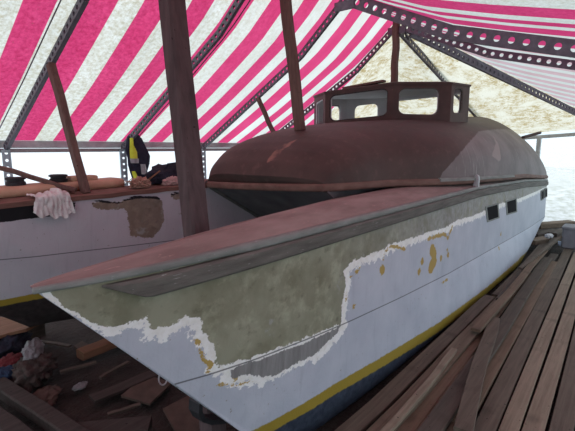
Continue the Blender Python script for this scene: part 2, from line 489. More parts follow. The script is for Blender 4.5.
# tent frame ------------------------------------------------------------------
def perforated(mb, path, normal, h=.105, t=.012, pitch=.118, hole=.036, flange=.04):
    """channel with a row of round holes following a polyline; web faces `normal`"""
    nrm = Vector(normal).normalized()
    for a, b in zip(path[:-1], path[1:]):
        a = Vector(a); b = Vector(b); d = (b - a); L = d.length; d.normalize()
        up = nrm.cross(d).normalized()
        if up.z < 0: up = -up
        n = max(1, round(L / pitch)); p = L / n
        K = 12
        for i in range(n):
            c = a + d * (p * (i + .5))
            def loop(off):
                sq, ci = [], []
                for k in range(K):
                    an = 2 * math.pi * k / K + math.pi / 12
                    cx, cy = math.cos(an), math.sin(an)
                    q = 1 / max(abs(cx), abs(cy))
                    sq.append(c + d * (cx * q * p / 2) + up * (cy * q * h / 2) + nrm * off)
                    ci.append(c + d * (cx * hole) + up * (cy * hole) + nrm * off)
                return sq, ci
            s0, c0 = loop(t / 2); s1, c1 = loop(-t / 2)
            vs = s0 + c0 + s1 + c1; fs = []
            for k in range(K):
                j = (k + 1) % K
                fs += [(k, j, K + j, K + k), (2 * K + k, 2 * K + j, 3 * K + j, 3 * K + k), (K + k, K + j, 3 * K + j, 3 * K + k)]
            mb.add(vs, fs)
        for sg in (1, -1):
            e = up * (sg * (h / 2 + .003)) + nrm * (-flange / 2 + t / 2)
            mb.beam(a + e, b + e, flange, .008, up=tuple(up), ch=.001)

rib_names = ['perforated dark steel roof arch at the camera end of the tent',
             'perforated dark steel roof arch crossing the top left corner above the leaning brown prop',
             'perforated dark steel roof arch meeting the eave beside the hanging jacket',
             'perforated dark steel roof arch with large holes crossing the whole top right corner',
             'perforated dark steel roof arch at the top of the square ridge post']
for k, s in enumerate(RIBS):
    if k == 0: continue
    t = thing('roof_arch', (s, 2.8, 3.3), rib_names[k], 'roof rib', 'perforated roof arches of the tent')
    lp = [(s, m, z - .012) for m, z in [LEFT[0], LEFT[2], LEFT[4]]]
    rp = [(s, m, z - .012) for m, z in [RIGHT[0], RIGHT[2], RIGHT[4], right_poly(s)[-1]]]
    b = MB(); perforated(b, lp, (-1, 0, 0), h=.062, hole=.019, pitch=.072); b.obj('rafter', M['steel_dark'], t)
    if k == 3: rp = [rp[0]] + [(a_, m_, z_ - .025) for a_, m_, z_ in rp[1:2]] + [(a_, m_, z_ - .038) for a_, m_, z_ in rp[2:]]
    if k < 3: rp = rp[:1] + [(s, 2.72, 3.35)]
    b = MB(); perforated(b, rp, (-1, 0, 0), h=.125 if k == 3 else .085, hole=.031 if k == 3 else .024, pitch=.125 if k == 3 else .105); b.obj('rafter', M['steel_dark'], t)
    b = MB(); b.beam((s, 2.93, 3.31), (s, 2.67, 3.31), .03, .10); b.obj('ridge_plate', M['steel_dark'], t)
ap = (5.88, 2.8, 3.36)
for lab, end in (('perforated hip rafter running down to the right back corner of the tent', (11.3, .485, 2.05)),
                 ('perforated hip rafter running straight back from the ridge post to the end wall', (11.3, 2.7, 1.95)),
                 ('perforated hip rafter running down to the left back corner behind the wheelhouse', (11.3, 5.4, 1.72))):
    b = MB(); d = Vector(end) - Vector(ap)
    nr = Vector((d.y, -d.x, 0)).normalized()
    if 'right back' in lab:
        for off in (.0, .13):
            perforated(b, [(ap[0], ap[1] - off * .6 - .12, ap[2] - off * .6 - .02), (end[0], end[1] - off, end[2] - off * .5)], (nr.x, nr.y, 0), h=.095, hole=.028, pitch=.105)
    else:
        perforated(b, [tuple(ap), end], (nr.x, nr.y, 0), h=.09, hole=.028, pitch=.105)
    tag(b.obj('hip_rafter', M['steel_dark']), lab, 'roof rib', 'hip rafters at the tent end')

for s, lab in ((1.63, 'thin dark cord along the canvas just left of the top left roof arch'), (3.27, 'thin dark cord along the canvas beside the arch above the jacket')):
    b = MB(); b.tube([(s, m, z + LIFT - .055) for m, z in resample(LEFT, 14)], .006, 6)
    tag(b.obj('cord', M['steel_dark'], smooth_shade=True), lab, 'cord', 'cords under the canvas')
b = MB(); b.tube([(5.95, 2.72, 3.30), on_s(418, 60, 7.5), on_s(428, 80, 8.6)], .012, 6)
tag(b.obj('cord', M['steel_dark'], smooth_shade=True), 'thin dark cord hanging down just right of the ridge post', 'cord', 'cords under the canvas')

t = thing('eave_beam', (5, 5.42, 1.7), 'pale galvanised eave beam running level along the left side above the white sheet', 'beam')
b = MB(); b.beam((-2, 5.42, 1.735), (11.2, 5.42, 1.735), .05, .085); b.obj('upper_rail', M['steel_pale'], t)
b = MB(); b.beam((-2, 5.43, 1.665), (11.2, 5.43, 1.665), .045, .045); b.obj('lower_rail', mottled('dull_steel', (.30, .29, .29), (.40, .385, .38), 9, .5, .3), t)
t = thing('eave_beam', (11.3, 3, 1.9), 'pale eave beam across the end of the tent behind the stern', 'beam')
b = MB(); b.beam((11.3, 5.4, 1.70), (11.3, .35, 2.03), .05, .08); b.obj('upper_rail', M['steel_pale'], t)
post_lab = ['blue grey perforated eave post at the left edge of the photo', 'blue grey perforated eave post behind the hanging jacket',
            'blue grey perforated eave post just past the thick dark post']
for k, s in enumerate(RIBS[1:4]):
    b = MB(); perforated(b, [(s, 5.36, GZ), (s, 5.36, 1.68)], (-.3, -1, 0), h=.07, hole=.016, pitch=.08)
    tag(b.obj('eave_post', M['steel_blue']), post_lab[k], 'post', 'eave posts on the left side')
b = MB(); b.beam((11.25, 1.79, GZ - .03), (11.25, 1.79, 1.93), .09, .09, up=(1, 0, 0))
tag(b.obj('end_post', M['steel_pale']), 'pale upright post at the end wall, just right of the stern', 'post')

# ------------------------------------------------------------------ the catamaran
STERN = 9.8
boat = thing('catamaran', (5.2, 2.7, -.07), 'large catamaran with stripped white hulls and brown coachroof under the striped tent', 'boat')

def stem_near(z): return interp(z, [(-.07, 1.72), (.265, 1.40), (.61, 1.10), (1.265, .50)])
def zdeck_near(s): return smooth(s, [(0, 1.262), (.5, 1.262), (5, 1.275), (7.5, 1.20), (9.8, 1.07), (11, 1.03)])
def zbot_near(s): return smooth(s, [(0, -.07), (7.0, -.06), (8.5, .10), (9.8, .34), (11, .5)])
def mlo_near(q): return interp(q, [(0, 1.425), (.15, 1.392), (.4, 1.358), (.8, 1.335), (1.2, 1.326), (6.5, 1.324), (8.3, 1.335), (9.4, 1.36)])
def mhi_near(q): return interp(q, [(0, 1.455), (.1, 1.49), (.4, 1.56), (.78, 1.645), (1.5, 1.775), (2.5, 1.92), (3.5, 2.0), (9.4, 2.03)])
CH_PX = [(190, 391), (236, 371), (342, 324), (400, 297), (448, 273), (531, 226)]
CH = [(p[0], p[2]) for p in (on_m(x, y, 1.335) for x, y in CH_PX)]
CH = CH + [(10.5, CH[-1][1] - .02)]
def chine_near(s): return interp(s, CH)

BULGE = [(2.2, 0), (4.3, .07), (6.9, .13), (8.0, .09), (9.3, .03)]
def inset(z, zc, zb, s=0):
    if z >= zc: return 0.0
    q = min(1.1, (zc - z) / max(.05, zc - zb))
    return .022 * q + .03 * max(0, (q - .78) / .22) ** 2 - interp(s, BULGE) * max(0, q) ** .8

def surf_near(x, y):
    m = 1.36
    for _ in range(12):
        p = on_m(x, y, m); m = .5 * m + .5 * (mlo_near(max(0, p[0] - stem_near(p[2]))) + inset(p[2], chine_near(p[0]), zbot_near(p[0]), p[0]))
    return (p[0], p[2])
YLO = [surf_near(x, y) for x, y in [(287, 423), (337, 393), (387, 364), (437, 333), (487, 295), (521, 262)]] + [(8.3, -.06), (10, .10)]
YHI = [surf_near(x, y) for x, y in [(287, 412.5), (337, 382.5), (387, 354), (437, 324), (487, 287.5), (521, 257)]] + [(8.3, .0), (10, .16)]

def build_hull(stem, zdeck, zbot, mlo, mhi, chine, nlo, nhi, ns, pw=1.35):
    """returns verts, faces, (s,z) of low side rows for attribute work"""
    ks = [(i / (ns - 1)) ** pw for i in range(ns)]
    cols = []
    for kx in ks:
        s0 = stem(1.26) + kx * (STERN - stem(1.26))
        zd, zb = zdeck(s0), zbot(s0)
        col = []
        for r in range(nlo):
            z = zd + (zb - zd) * r / (nlo - 1)
            st = stem(z); q = kx * (STERN - st); s = st + q
            col.append((s, min(mlo(q) + inset(z, chine(s), zb, s), (mlo(q) + mhi(q)) / 2 - .012), z))
        for r in range(nhi):
            z = zb + (zd - zb) * r / (nhi - 1)
            st = stem(z); q = kx * (STERN - st); s = st + q
            col.append((s, max(mhi(q) - inset(z, chine(s), zb, s), (mlo(q) + mhi(q)) / 2 + .012), z))
        cols.append(col)
    mb = MB(); n = nlo + nhi
    mb.grid(cols)
    mb.f.append(tuple(range(n))[::-1])
    mb.f.append(tuple((ns - 1) * n + j for j in range(n)))
    return mb, cols, n

def poly_sd(P, poly):
    """signed distance (positive inside) of points P (N,2) to a closed polygon"""
    d = np.full(len(P), 1e9); ins = np.zeros(len(P), bool)
    for a, b in zip(poly, poly[1:] + poly[:1]):
        a = np.array(a); b = np.array(b); e = b - a
        t = np.clip(((P - a) @ e) / (e @ e + 1e-12), 0, 1)
        d = np.minimum(d, np.hypot(*(P - a - t[:, None] * e).T))
        c = (a[1] > P[:, 1]) != (b[1] > P[:, 1])
        xi = (b[0] - a[0]) * (P[:, 1] - a[1]) / (b[1] - a[1] + 1e-12) + a[0]
        ins ^= c & (P[:, 0] < xi)
    return np.where(ins, d, -d)
def line_sd(P, pts, r):
    d = np.full(len(P), 1e9)
    if len(pts) == 1: d = np.hypot(*(P - np.array(pts[0])).T)
    for a, b in zip(pts[:-1], pts[1:]):
        a = np.array(a); b = np.array(b); e = b - a
        t = np.clip(((P - a) @ e) / (e @ e + 1e-12), 0, 1)
        d = np.minimum(d, np.hypot(*(P - a - t[:, None] * e).T))
    return r - d
def proj(pts, m): return [(p[0], p[2]) for p in (on_m(x, y, m) for x, y in pts)]

hb, cols, ncol = build_hull(stem_near, zdeck_near, zbot_near, mlo_near, mhi_near, chine_near, 74, 14, 420)
V = np.array(hb.v); P = V[:, [0, 2]]; low = np.tile(np.arange(ncol) < 74, len(cols))
BARE = [(46, 276), (43, 290), (62, 303), (85, 316), (108, 330), (128, 333), (140, 326), (156, 320), (159, 330), (163, 334), (176, 330), (194, 318), (207, 320.5),
        (208, 333), (215, 341), (221.5, 352), (225, 371), (260, 357.5), (300, 341), (341, 323.5), (341, 308), (343, 297), (345, 283), (343, 272), (350, 262), (356, 259.5),
        (370, 254.5), (383, 250), (388, 244.5), (406, 240), (424, 233.5), (447, 226.5), (456, 220), (470, 216.5), (485, 210.5), (500, 203.5), (520, 198), (549, 186), (549, 170), (480, 180), (380, 205), (190, 252)]
GREY = [(236, 374), (246, 368), (300, 346), (341, 325), (338, 331), (326, 344), (316, 355), (299, 364), (279, 377), (268, 380), (254, 377), (240, 382)]
bare = poly_sd(P, proj(BARE, 1.33))
grey = poly_sd(P, proj(GREY, 1.335))
yel = np.full(len(P), -1.0)
for pts, r in [([(202, 343), (208, 346)], .008), ([(208, 352), (211.5, 365), (219, 369), (217, 376)], .009), ([(227, 390), (245, 388), (260, 383)], .004),
               ([(382, 260), (384, 251), (390, 246), (404, 249)], .010), ([(427, 239), (433, 236.5), (444, 234), (447, 238), (451, 227)], .016),
               ([(431, 250), (433, 254)], .055), ([(433, 262), (430, 267)], .062), ([(381, 269.5)], .042), ([(447, 255)], .032), ([(421, 261)], .034), ([(418, 271)], .034), ([(440, 258)], .03), ([(446, 250)], .022),
               ([(349, 277), (359, 268)], .010), ([(345, 300), (345, 292)], .008), ([(353, 306)], .018), ([(312, 346), (326, 340)], .006), ([(242, 382), (246, 374)], .015), ([(440, 283), (446, 279)], .012), ([(500, 234)], .03), ([(497, 248)], .03)]:
    yel = np.maximum(yel, line_sd(P, proj(pts, 1.335), r))
putty = .028 + .030 * (P[:, 0] > 1.9) + .02 * ((P[:, 0] > .9) & (P[:, 0] < 1.5))
ylo = np.interp(V[:, 0], [q[0] for q in YLO], [q[1] for q in YLO]); yhi = np.interp(V[:, 0], [q[0] for q in YHI], [q[1] for q in YHI])
boot = (V[:, 2] - ylo) / np.maximum(.03, yhi - ylo) * .06
sig = V[:, 0] - np.array([stem_near(z) for z in V[:, 2]])
bare = np.minimum(bare, sig - .022 - .012 * np.sin(V[:, 2] * 31))
chv = V[:, 2] - np.interp(V[:, 0], [q[0] for q in CH], [q[1] for q in CH])
neg = lambda a: np.where(low, a, -1.0)
hull1 = hb.obj('hull', M['hull_near'], boat, True, attrs=dict(bare=neg(bare), grey=neg(grey), yel=neg(yel), boot=boot, chine=np.where(low, chv, 1.0), dark=neg(yel) * 0 - 1, putty=putty))
hull1['label'] = 'near white hull with large bare olive patches along its side'

# portholes in the near hull
def hull_m(s, z):
    st = stem_near(z); return mlo_near(s - st) + inset(z, chine_near(s), zbot_near(s), s)
def porthole(px):
    q = [on_m(x, y, 1.33) for x, y in px]     # tl tr br bl
    fr = MB(); gl = MB()
    cs = sum(p[0] for p in q) / 4; cz = sum(p[2] for p in q) / 4
    def ring(k, m): return [(cs + (p[0] - cs) * k, m, cz + (p[2] - cz) * k) for p in q]
    r = [ring(1.22, 1.335), ring(1.22, 1.318), ring(1.0, 1.318), ring(1.0, 1.333)]
    for a, b in zip(r[:-1], r[1:]):
        fr.add(a + b, [(i, (i + 1) % 4, (i + 1) % 4 + 4, i + 4) for i in range(4)])
    o = fr.obj('porthole', M['grey_fg'], boat)
    gl.add(ring(1.02, 1.332) + ring(1.02, 1.316 + .004), [(0, 1, 2, 3), (4, 5, 6, 7)] + [(i, (i + 1) % 4, (i + 1) % 4 + 4, i + 4) for i in range(4)])
    gl.obj('pane', M['glass_dark'], o)
porthole([(486, 207.5), (496.5, 204.5), (497.5, 217), (487.5, 220.5)])
porthole([(506, 202), (515, 199), (515.5, 211), (507, 213.5)])
porthole([(541, 191.5), (543, 190.5), (543, 198.5), (541, 199.5)])
porthole([(544.5, 189.5), (546.5, 188.5), (546.5, 196), (544.5, 197)])

# decks, rails
def deck_near_z(s, f):
    return zdeck_near(s) + .055 * math.sin(math.pi * min(1, max(0, f))) * min(1, (s - .45) / 1.5)
b = MB(); rows = []
for i in range(120):
    q = 9.3 * (i / 119) ** 1.3; s = .5 + q
    lo, hi = mlo_near(q) + .006, mhi_near(q)
    rows.append([(s, lo + (hi - lo) * j / 10, deck_near_z(s, j / 10) + .006) for j in range(11)])
b.grid(rows)
dk = b.obj('deck', M['deck_red'], boat, True)
dk['label'] = 'red brown side deck'
def strip(profile, q0, q1, mfn, zfn, n=110, flip=1, taper=.0):
    rings = []
    for i in range(n):
        q = q0 + (q1 - q0) * i / (n - 1); s = .5 + q
        k = min(1, (q - q0) / taper + .02) if taper else 1
        kz = .5 + .5 * min(1, q / .9) if not taper else 1
        low = -.034 - .08 * min(1, (q - q0) / .17) if taper else -9
        rings.append([(s, mfn(q) - flip * a * k * kz, zfn(s) + max(c * kz, low - (.002 if c < -.1 else 0))) for a, c in profile])
    return rings
nose = [(-.012, .012), (.010, .010), (.017, .0), (.017, -.018), (.012, -.028), (-.012, -.028)]
b = MB(); b.sweep(strip(nose, 0.0, 9.3, mlo_near, zdeck_near)); b.obj('toe_rail', M['grey_fg'], boat, True)
band = [(-.01, -.029), (.018, -.030), (.028, -.040), (.028, -.098), (.020, -.108), (-.01, -.108)]
b = MB(); b.sweep(strip(band, .20, 9.3, mlo_near, zdeck_near, n=260, taper=.10))
rr = b.obj('rub_rail', M['rail_band'], boat, False); rr['label'] = 'dark worn rubbing strake'
nose2 = [(.0, .012), (-.012, .012), (-.02, .0), (-.012, -.03), (.02, -.03)]
b = MB(); b.sweep(strip(nose2, 0.02, 9.3, mhi_near, zdeck_near)); b.obj('toe_rail', M['deck_red'], boat, True)
# rounded deck cleat plate standing at the rail
p = on_m(472, 189, 1.37); b = MB()
prof = [(-.035, 0), (.035, 0), (.035, .09), (.025, .118), (0, .13), (-.025, .118), (-.035, .09)]
b.sweep([[(p[0] + e, 1.328 + a * .75, zdeck_near(p[0]) + c + .008) for a, c in prof] for e in (-.018, .018)])
b.obj('cleat_plate', M['steel_pale'], boat)

# far hull (seen on its inner side)
def stem_far(z): return interp(z, [(.15, 1.35), (.6, .8), (1.3, .0)])
def zdeck_far(s): return smooth(s, [(-.5, 1.265), (1.0, 1.275), (2.7, 1.305), (4.0, 1.315), (9.8, 1.12)])
def zbot_far(s): return smooth(s, [(0, .16), (7, .10), (9.8, .4)])
def mlo_far(q): return interp(q, [(0, 3.95), (.3, 3.82), (.8, 3.66), (1.4, 3.58), (2.6, 3.5), (4, 3.42), (9.8, 3.40)])
def mhi_far(q): return interp(q, [(0, 3.99), (.4, 4.04), (1.2, 4.07), (9.8, 4.08)])
CHF = [(p[0], p[2]) for p in (on_m(x, y, 3.55) for x, y in [(0, 265), (95, 251), (190, 238)])]
CHF = [(0, CHF[0][1] + .04)] + CHF + [(10, .72)]
def chine_far(s): return interp(s, CHF)
hb, cols, ncol = build_hull(stem_far, zdeck_far, zbot_far, mlo_far, mhi_far, chine_far, 60, 12, 220, 1.2)
V = np.array(hb.v); P = V[:, [0, 2]]; low = np.tile(np.arange(ncol) < 60, len(cols))
def mq(x, y):
    m = 3.55
    for _ in range(6):
        p = on_m(x, y, m); m = mlo_far(p[0] - stem_far(p[2]))
    return (p[0], p[2])
PATCH = [(15, 190), (12, 205), (30, 225), (100, 226), (185, 225), (195, 290), (205, 372), (240, 360), (275, 372), (315, 370), (345, 340), (375, 290), (366, 180), (345, 168), (260, 160), (185, 172), (150, 190), (70, 182)]
patch = [mq(90 + x / 5.07, 165 + y / 5.07) for x, y in PATCH]
PATCH2 = [(410, 150), (408, 168), (425, 176), (520, 172), (520, 142), (430, 142)]
patch2 = [mq(90 + x / 5.07, 165 + y / 5.07) for x, y in PATCH2]
bare = np.maximum(poly_sd(P, patch), poly_sd(P, patch2))
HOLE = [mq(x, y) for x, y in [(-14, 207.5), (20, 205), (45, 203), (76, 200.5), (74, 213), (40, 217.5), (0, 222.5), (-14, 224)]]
RIM_SHADE = [mq(90 + x / 5.07, 165 + y / 5.07) for x, y in [(12, 200), (14, 183), (38, 176), (75, 180), (120, 188), (150, 184), (185, 168), (225, 155), (300, 158), (350, 160), (366, 182), (340, 172), (260, 168), (190, 180), (150, 196), (100, 196), (40, 186), (22, 196)]]  # shadow edge along the top of the recessed tan patch, painted black
RIM_SHADE2 = [mq(90 + x / 5.07, 165 + y / 5.07) for x, y in [(408, 165), (407, 148), (420, 136), (450, 138), (520, 136), (520, 146), (430, 148), (418, 158)]]  # the smaller patch's upper shadow edge, painted in likewise
dark = np.maximum(np.maximum(poly_sd(P, HOLE), poly_sd(P, RIM_SHADE)), poly_sd(P, RIM_SHADE2))
BF = [mq(0, 307), mq(35, 300)]
bootf = np.interp(V[:, 0], [0, BF[0][0], BF[1][0], 9.8], [BF[0][1] + .04, BF[0][1], BF[1][1], .45])
neg = lambda a: np.where(low, a, -1.0)
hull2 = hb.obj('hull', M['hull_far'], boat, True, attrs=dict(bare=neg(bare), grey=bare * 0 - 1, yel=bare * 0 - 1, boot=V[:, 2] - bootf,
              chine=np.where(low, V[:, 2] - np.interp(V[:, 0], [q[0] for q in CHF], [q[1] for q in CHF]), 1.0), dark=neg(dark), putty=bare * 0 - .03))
hull2['label'] = 'far white hull with a tan cut-out patch and a long dark slot'
b = MB(); rows = []
for i in range(80):
    q = 9.78 * i / 79; s = .01 + q
    lo, hi = mlo_far(q), mhi_far(q)
    rows.append([(s, lo + (hi - lo) * j / 8, zdeck_far(s) + .004 + .03 * math.sin(math.pi * j / 8)) for j in range(9)])
b.grid(rows); d2 = b.obj('deck', mottled('brown_far_deck', (.13, .075, .058), (.22, .135, .108), 6, .8), boat, True); d2['label'] = 'red brown far side deck'
b = MB(); rings = []
for i in range(60):
    q = .05 + 3.1 * i / 59; s = q
    rings.append([(s, mlo_far(q) + a, zdeck_far(s) + c + .010 * mnoise.noise(Vector((s * 5, 1, 1)))) for a, c in [(-.014, -.022), (-.016, .016), (.03, .026), (.05, .0)]])
b.sweep(rings); b.obj('toe_rail', mottled('splintered_brown_rail', (.12, .06, .045), (.21, .115, .09), 12, .8, stretch=(.3, 2, 2)), boat)

# coachroof --------------------------------------------------------------------
MC = 2.70
def pw_(s): return smooth(s, [(2.9, .66), (3.0, .78), (3.15, .86), (3.6, .92), (4.16, 1.19), (4.63, 1.33), (6, 1.368), (8, 1.36), (9.8, 1.335)])
def pbase(s): return smooth(s, [(2.9, 1.345), (3.6, 1.345), (4.2, 1.335), (5, 1.315), (7.5, 1.23), (9.8, 1.09)]) + .035
def ptop(s): return interp(s, [(2.92, 1.45), (2.97, 1.57), (3.08, 1.68), (3.2, 1.75), (3.36, 1.815), (3.54, 1.87), (3.8, 1.92), (4.5, 2.0), (5.65, 2.08), (7, 2.17), (8.2, 2.26), (9.8, 2.34)])
def pexp(s): return interp(s, [(2.9, 3.6), (3.6, 3.0), (5.5, 2.8), (7, 2.3), (8.4, 1.85), (9.8, 1.50)])
def pod_pt(s, a):
    w, zb, h, e = pw_(s), pbase(s), ptop(s) - pbase(s), pexp(s)
    c, sn = math.cos(a), math.sin(a)
    m = MC - w * math.copysign(abs(c) ** (2 / e), c)
    zb -= .055 * min(1, max(0, (m - 1.85) / 1.65)) * min(1, max(0, (5 - s) / 1.5)); h = ptop(s) - zb
    z = zb + h * abs(sn) ** (2 / e)
    ds = -.10 * (1 - (abs(m - MC) / w) ** 2) * max(0, 1 - (s - 2.92) / .8)      # bowed front edge
    return (s + ds, m, z)
ss = [2.92 + .5 * (i / 29) ** 1.5 for i in range(30)] + [3.42 + (STERN - 3.42) * i / 90 for i in range(1, 91)]
rows = [[pod_pt(s, math.pi * j / 64) for j in range(65)] for s in ss]
b = MB(); b.grid(rows)
b.f.append(tuple(range(65))); b.f.append(tuple((len(ss) - 1) * 65 + j for j in range(65)))
V = np.array(b.v)
right = V[:, 1] < MC
# grey primer patch: everything aft of a slanting line on the near flank
def pix(p):
    w = W(p); y, z = w[1], w[2] - EYE
    f = y * math.cos(PITCH) - z * math.sin(PITCH); u = y * math.sin(PITCH) + z * math.cos(PITCH)
    return (287.5 + FPX * w[0] / f, 215.5 - FPX * u / f)
gsd = poly_sd(np.array([pix(p) for p in b.v]), [(434, 190), (440, 176), (479, 131), (500, 129), (600, 132), (600, 190)]) / 70
gsd = np.where(right, gsd, -1)
dia = np.where(right, poly_sd(V[:, [0, 2]], [(5.55, 1.60), (5.95, 1.72), (6.35, 1.86), (6.05, 1.66), (5.95, 1.52)]), -1)
scf = line_sd(V[:, [1, 2]], [(2.55, 1.60), (2.50, 1.74)], .03)
scf = np.where(V[:, 0] < 3.5, scf, -1)
b.obj('coachroof', M['pod'], boat, True, attrs=dict(grey=gsd, diamond=dia, scuff=scf))
# lip around its foot
def lip_ring(s, sg):
    p = pod_pt(s, 0.0 if sg > 0 else math.pi)
    return p
b = MB(); path = [pod_pt(s, math.pi) for s in ss[::-1]] + [pod_pt(ss[0], math.pi - math.pi * j / 40) for j in range(1, 40)] + [pod_pt(s, 0.0) for s in ss]
path = [(p[0], p[1], p[2]) if not (len(ss) <= i < len(ss) + 39) else (p[0], p[1], pbase(2.92) - .055 * min(1, max(0, (p[1] - 1.85) / 1.65))) for i, p in enumerate(path)]
rings = []
for i, p in enumerate(path):
    a = path[max(0, i - 1)]; c = path[min(len(path) - 1, i + 1)]
    dx, dy = c[0] - a[0], c[1] - a[1]; L = math.hypot(dx, dy) or 1
    ox, oy = dy / L, -dx / L                        # outward
    if (p[0] - 4.2) * ox + (p[1] - MC) * 2.5 * oy < 0: ox, oy = -ox, -oy
    rings.append([(p[0] + ox * e, p[1] + oy * e, p[2] + c_) for e, c_ in [(-.02, .03), (.008, .028), (.018, .012), (.018, -.022), (.008, -.036), (-.02, -.036)]])
b.sweep(rings); b.obj('base_moulding', M['pod_lip'], boat, True)
# bridgedeck under the coachroof
b = MB(); prof = [(2.93, 1.335), (3.35, 1.08), (3.76, .86), (4.3, .58), (5.0, .52), (9.6, .60), (9.75, 1.12)]
def edge_m(s): return (max(1.72, MC - pw_(s) + .05), 3.46)
rows = [[(s, 1.95 + (3.48 - 1.95) * j / 10, z) for j in range(11)] for s, z in prof]
b.grid(rows)
rows = [[(s, m, z) for (s, z) in prof] + [(9.75, m, 1.3), (2.95, m, 1.36)] for m in (1.95, 3.48)]
b.add(rows[0], [tuple(range(len(rows[0])))]); b.add(rows[1], [tuple(range(len(rows[1])))])
b.obj('bridgedeck', M['under'], boat)
b = MB(); b.beam((2.98, 3.44, 1.30), (3.85, 3.40, .80), .05, .05); b.obj('corner_fillet', M['rail_band'], boat)
# transom between the hulls is the closed end of the coachroof; low coaming board below the grey patch
b = MB(); rings = []
for i in range(20):
    s = 4.2 + 2.4 * i / 19; p = pod_pt(s, 0.0)
    rings.append([(s, p[1] - e, p[2] + c) for e, c in [(-.02, .035), (.012, .035), (.03, .02), (.03, .0), (-.02, .0)]])
b.sweep(rings); b.obj('coaming', M['grey_fg'], boat)

# wheelhouse -----------------------------------------------------------------------
ZT = 2.50
ZTS = [2.44, 2.495, 2.505, 2.555, 2.59, 2.57, 2.54, 2.47]
OCT = [(5.09, 3.45), (5.23, 2.50), (5.75, 1.95), (6.50, 1.95), (7.05, 2.45), (7.05, 3.45), (6.50, 4.0), (5.60, 4.0)]
def surf_z(s, m):
    w, zb, h, e = pw_(s), pbase(s), ptop(s) - pbase(s), pexp(s)
    q = min(.999, abs(m - MC) / w)
    return zb + h * (1 - q ** e) ** (1 / e)
def roundrect(u0, u1, v0, v1, ru, rv, k=6):
    out = []
    for (cu, cv, st) in ((u1 - ru, v1 - rv, 0), (u0 + ru, v1 - rv, 90), (u0 + ru, v0 + rv, 180), (u1 - ru, v0 + rv, 270)):
        for i in range(k + 1):
            a = math.radians(st + 90 * i / k); out.append((cu + ru * math.cos(a), cv + rv * math.sin(a)))
    return out
def panel(mb, bl, br, tr, tl, hole, th=.03):
    """wall panel with a rounded window opening; hole = (u0,u1,v0,v1,ru,rv)"""
    bl, br, tr, tl = map(Vector, (bl, br, tr, tl))
    nrm = (br - bl).cross(tl - bl).normalized()
    def pt(u, v, o): return tuple(bl.lerp(br, u).lerp(tl.lerp(tr, u), v) - nrm * o)
    inner = roundrect(*hole)
    k = len(inner) // 4; outer = []
    for c, (cu, cv) in enumerate(((1, 1), (0, 1), (0, 0), (1, 0))):
        for i in range(k):
            t = i / (k - 1)
            # corner-hugging: first half along the incoming edge, second half along the outgoing edge
            h = (t - .5) * 2 * .45
            if c == 0: outer.append((1, 1 + h) if h < 0 else (1 - h, 1))
            if c == 1: outer.append((-h, 1) if h < 0 else (0, 1 - h))
            if c == 2: outer.append((0, -h) if h < 0 else (h, 0))
            if c == 3: outer.append((1 + h, 0) if h < 0 else (1, h))
    n = len(inner)
    vs = [pt(u, v, 0) for u, v in outer] + [pt(u, v, 0) for u, v in inner] + [pt(u, v, th) for u, v in inner] + [pt(u, v, th) for u, v in outer]
    fs = []
    for i in range(n):
        j = (i + 1) % n
        fs += [(i, j, n + j, n + i), (n + i, n + j, 2 * n + j, 2 * n + i), (2 * n + i, 2 * n + j, 3 * n + j, 3 * n + i), (3 * n + i, 3 * n + j, j, i)]
    mb.add(vs, fs)
    return [pt(u, v, th * .5) for u, v in inner], nrm
holes = [(.07, .92, .22, .92, .09, .13), (.09, .80, .24, .90, .13, .16), (.14, .62, .30, .92, .14, .12), (.22, .80, .25, .85, .15, .15),
         (.10, .90, .22, .84, .10, .14), (.25, .80, .22, .84, .12, .14), (.2, .8, .25, .85, .1, .12), (.15, .85, .25, .88, .12, .12)]
house = MB(); trims = []
for i in range(8):
    a = OCT[i]; c = OCT[(i + 1) % 8]
    za, zc = surf_z(*a) - .05, surf_z(*c) - .05
    zt_a = ZT; rim, nr = panel(house, (a[0], a[1], za), (c[0], c[1], zc), (c[0], c[1], ZTS[(i + 1) % 8]), (a[0], a[1], ZTS[i]), holes[i])
    trims.append(rim)
wh = house.obj('wheelhouse', M['cabin'], boat)
lin = MB()
for i in range(8):
    a = OCT[i]; c = OCT[(i + 1) % 8]
    a = (6.07 + (a[0] - 6.07) * .972, 2.97 + (a[1] - 2.97) * .966); c = (6.07 + (c[0] - 6.07) * .972, 2.97 + (c[1] - 2.97) * .966)
    za, zc = surf_z(*a) - .04, surf_z(*c) - .04
    panel(lin, (a[0], a[1], za), (c[0], c[1], zc), (c[0], c[1], ZTS[(i + 1) % 8] - .005), (a[0], a[1], ZTS[i] - .005), holes[i], .008)
lin.obj('inner_lining', M['cabin_in'], wh)
for i, rim in enumerate(trims):
    b = MB(); b.tube(rim + [rim[0]], .011, 8); b.obj('window_trim', M['black'] if i == 0 else M['rail_band'] if i in (1, 2) else M['cabin_in'], wh, True)
# narrow pale lining strips under the wheelhouse roof
b = MB(); ins = [(6.07 + (p[0] - 6.07) * .93, 2.97 + (p[1] - 2.97) * .93) for p in OCT]
b.slab([(p[0], p[1], z) for p, z in zip(ins, ZTS)], -.035, -.004); b.obj('ceiling_lining', M['cabin_in'], wh)
b = MB(); ov = [(6.07 + (p[0] - 6.07) * 1.015, 2.97 + (p[1] - 2.97) * 1.015) for p in OCT]
n = 8
top = [(6.07 + (p[0] - 6.07) * .9, 2.97 + (p[1] - 2.97) * .9) for p in OCT]
b.sweep([[(p[0], p[1], z - .008) for p, z in zip(ov, ZTS)], [(p[0], p[1], z + .018) for p, z in zip(ov, ZTS)], [(p[0], p[1], z + .04) for p, z in zip(top, ZTS)]])
b.obj('wheelhouse_roof', M['cabin'], wh)

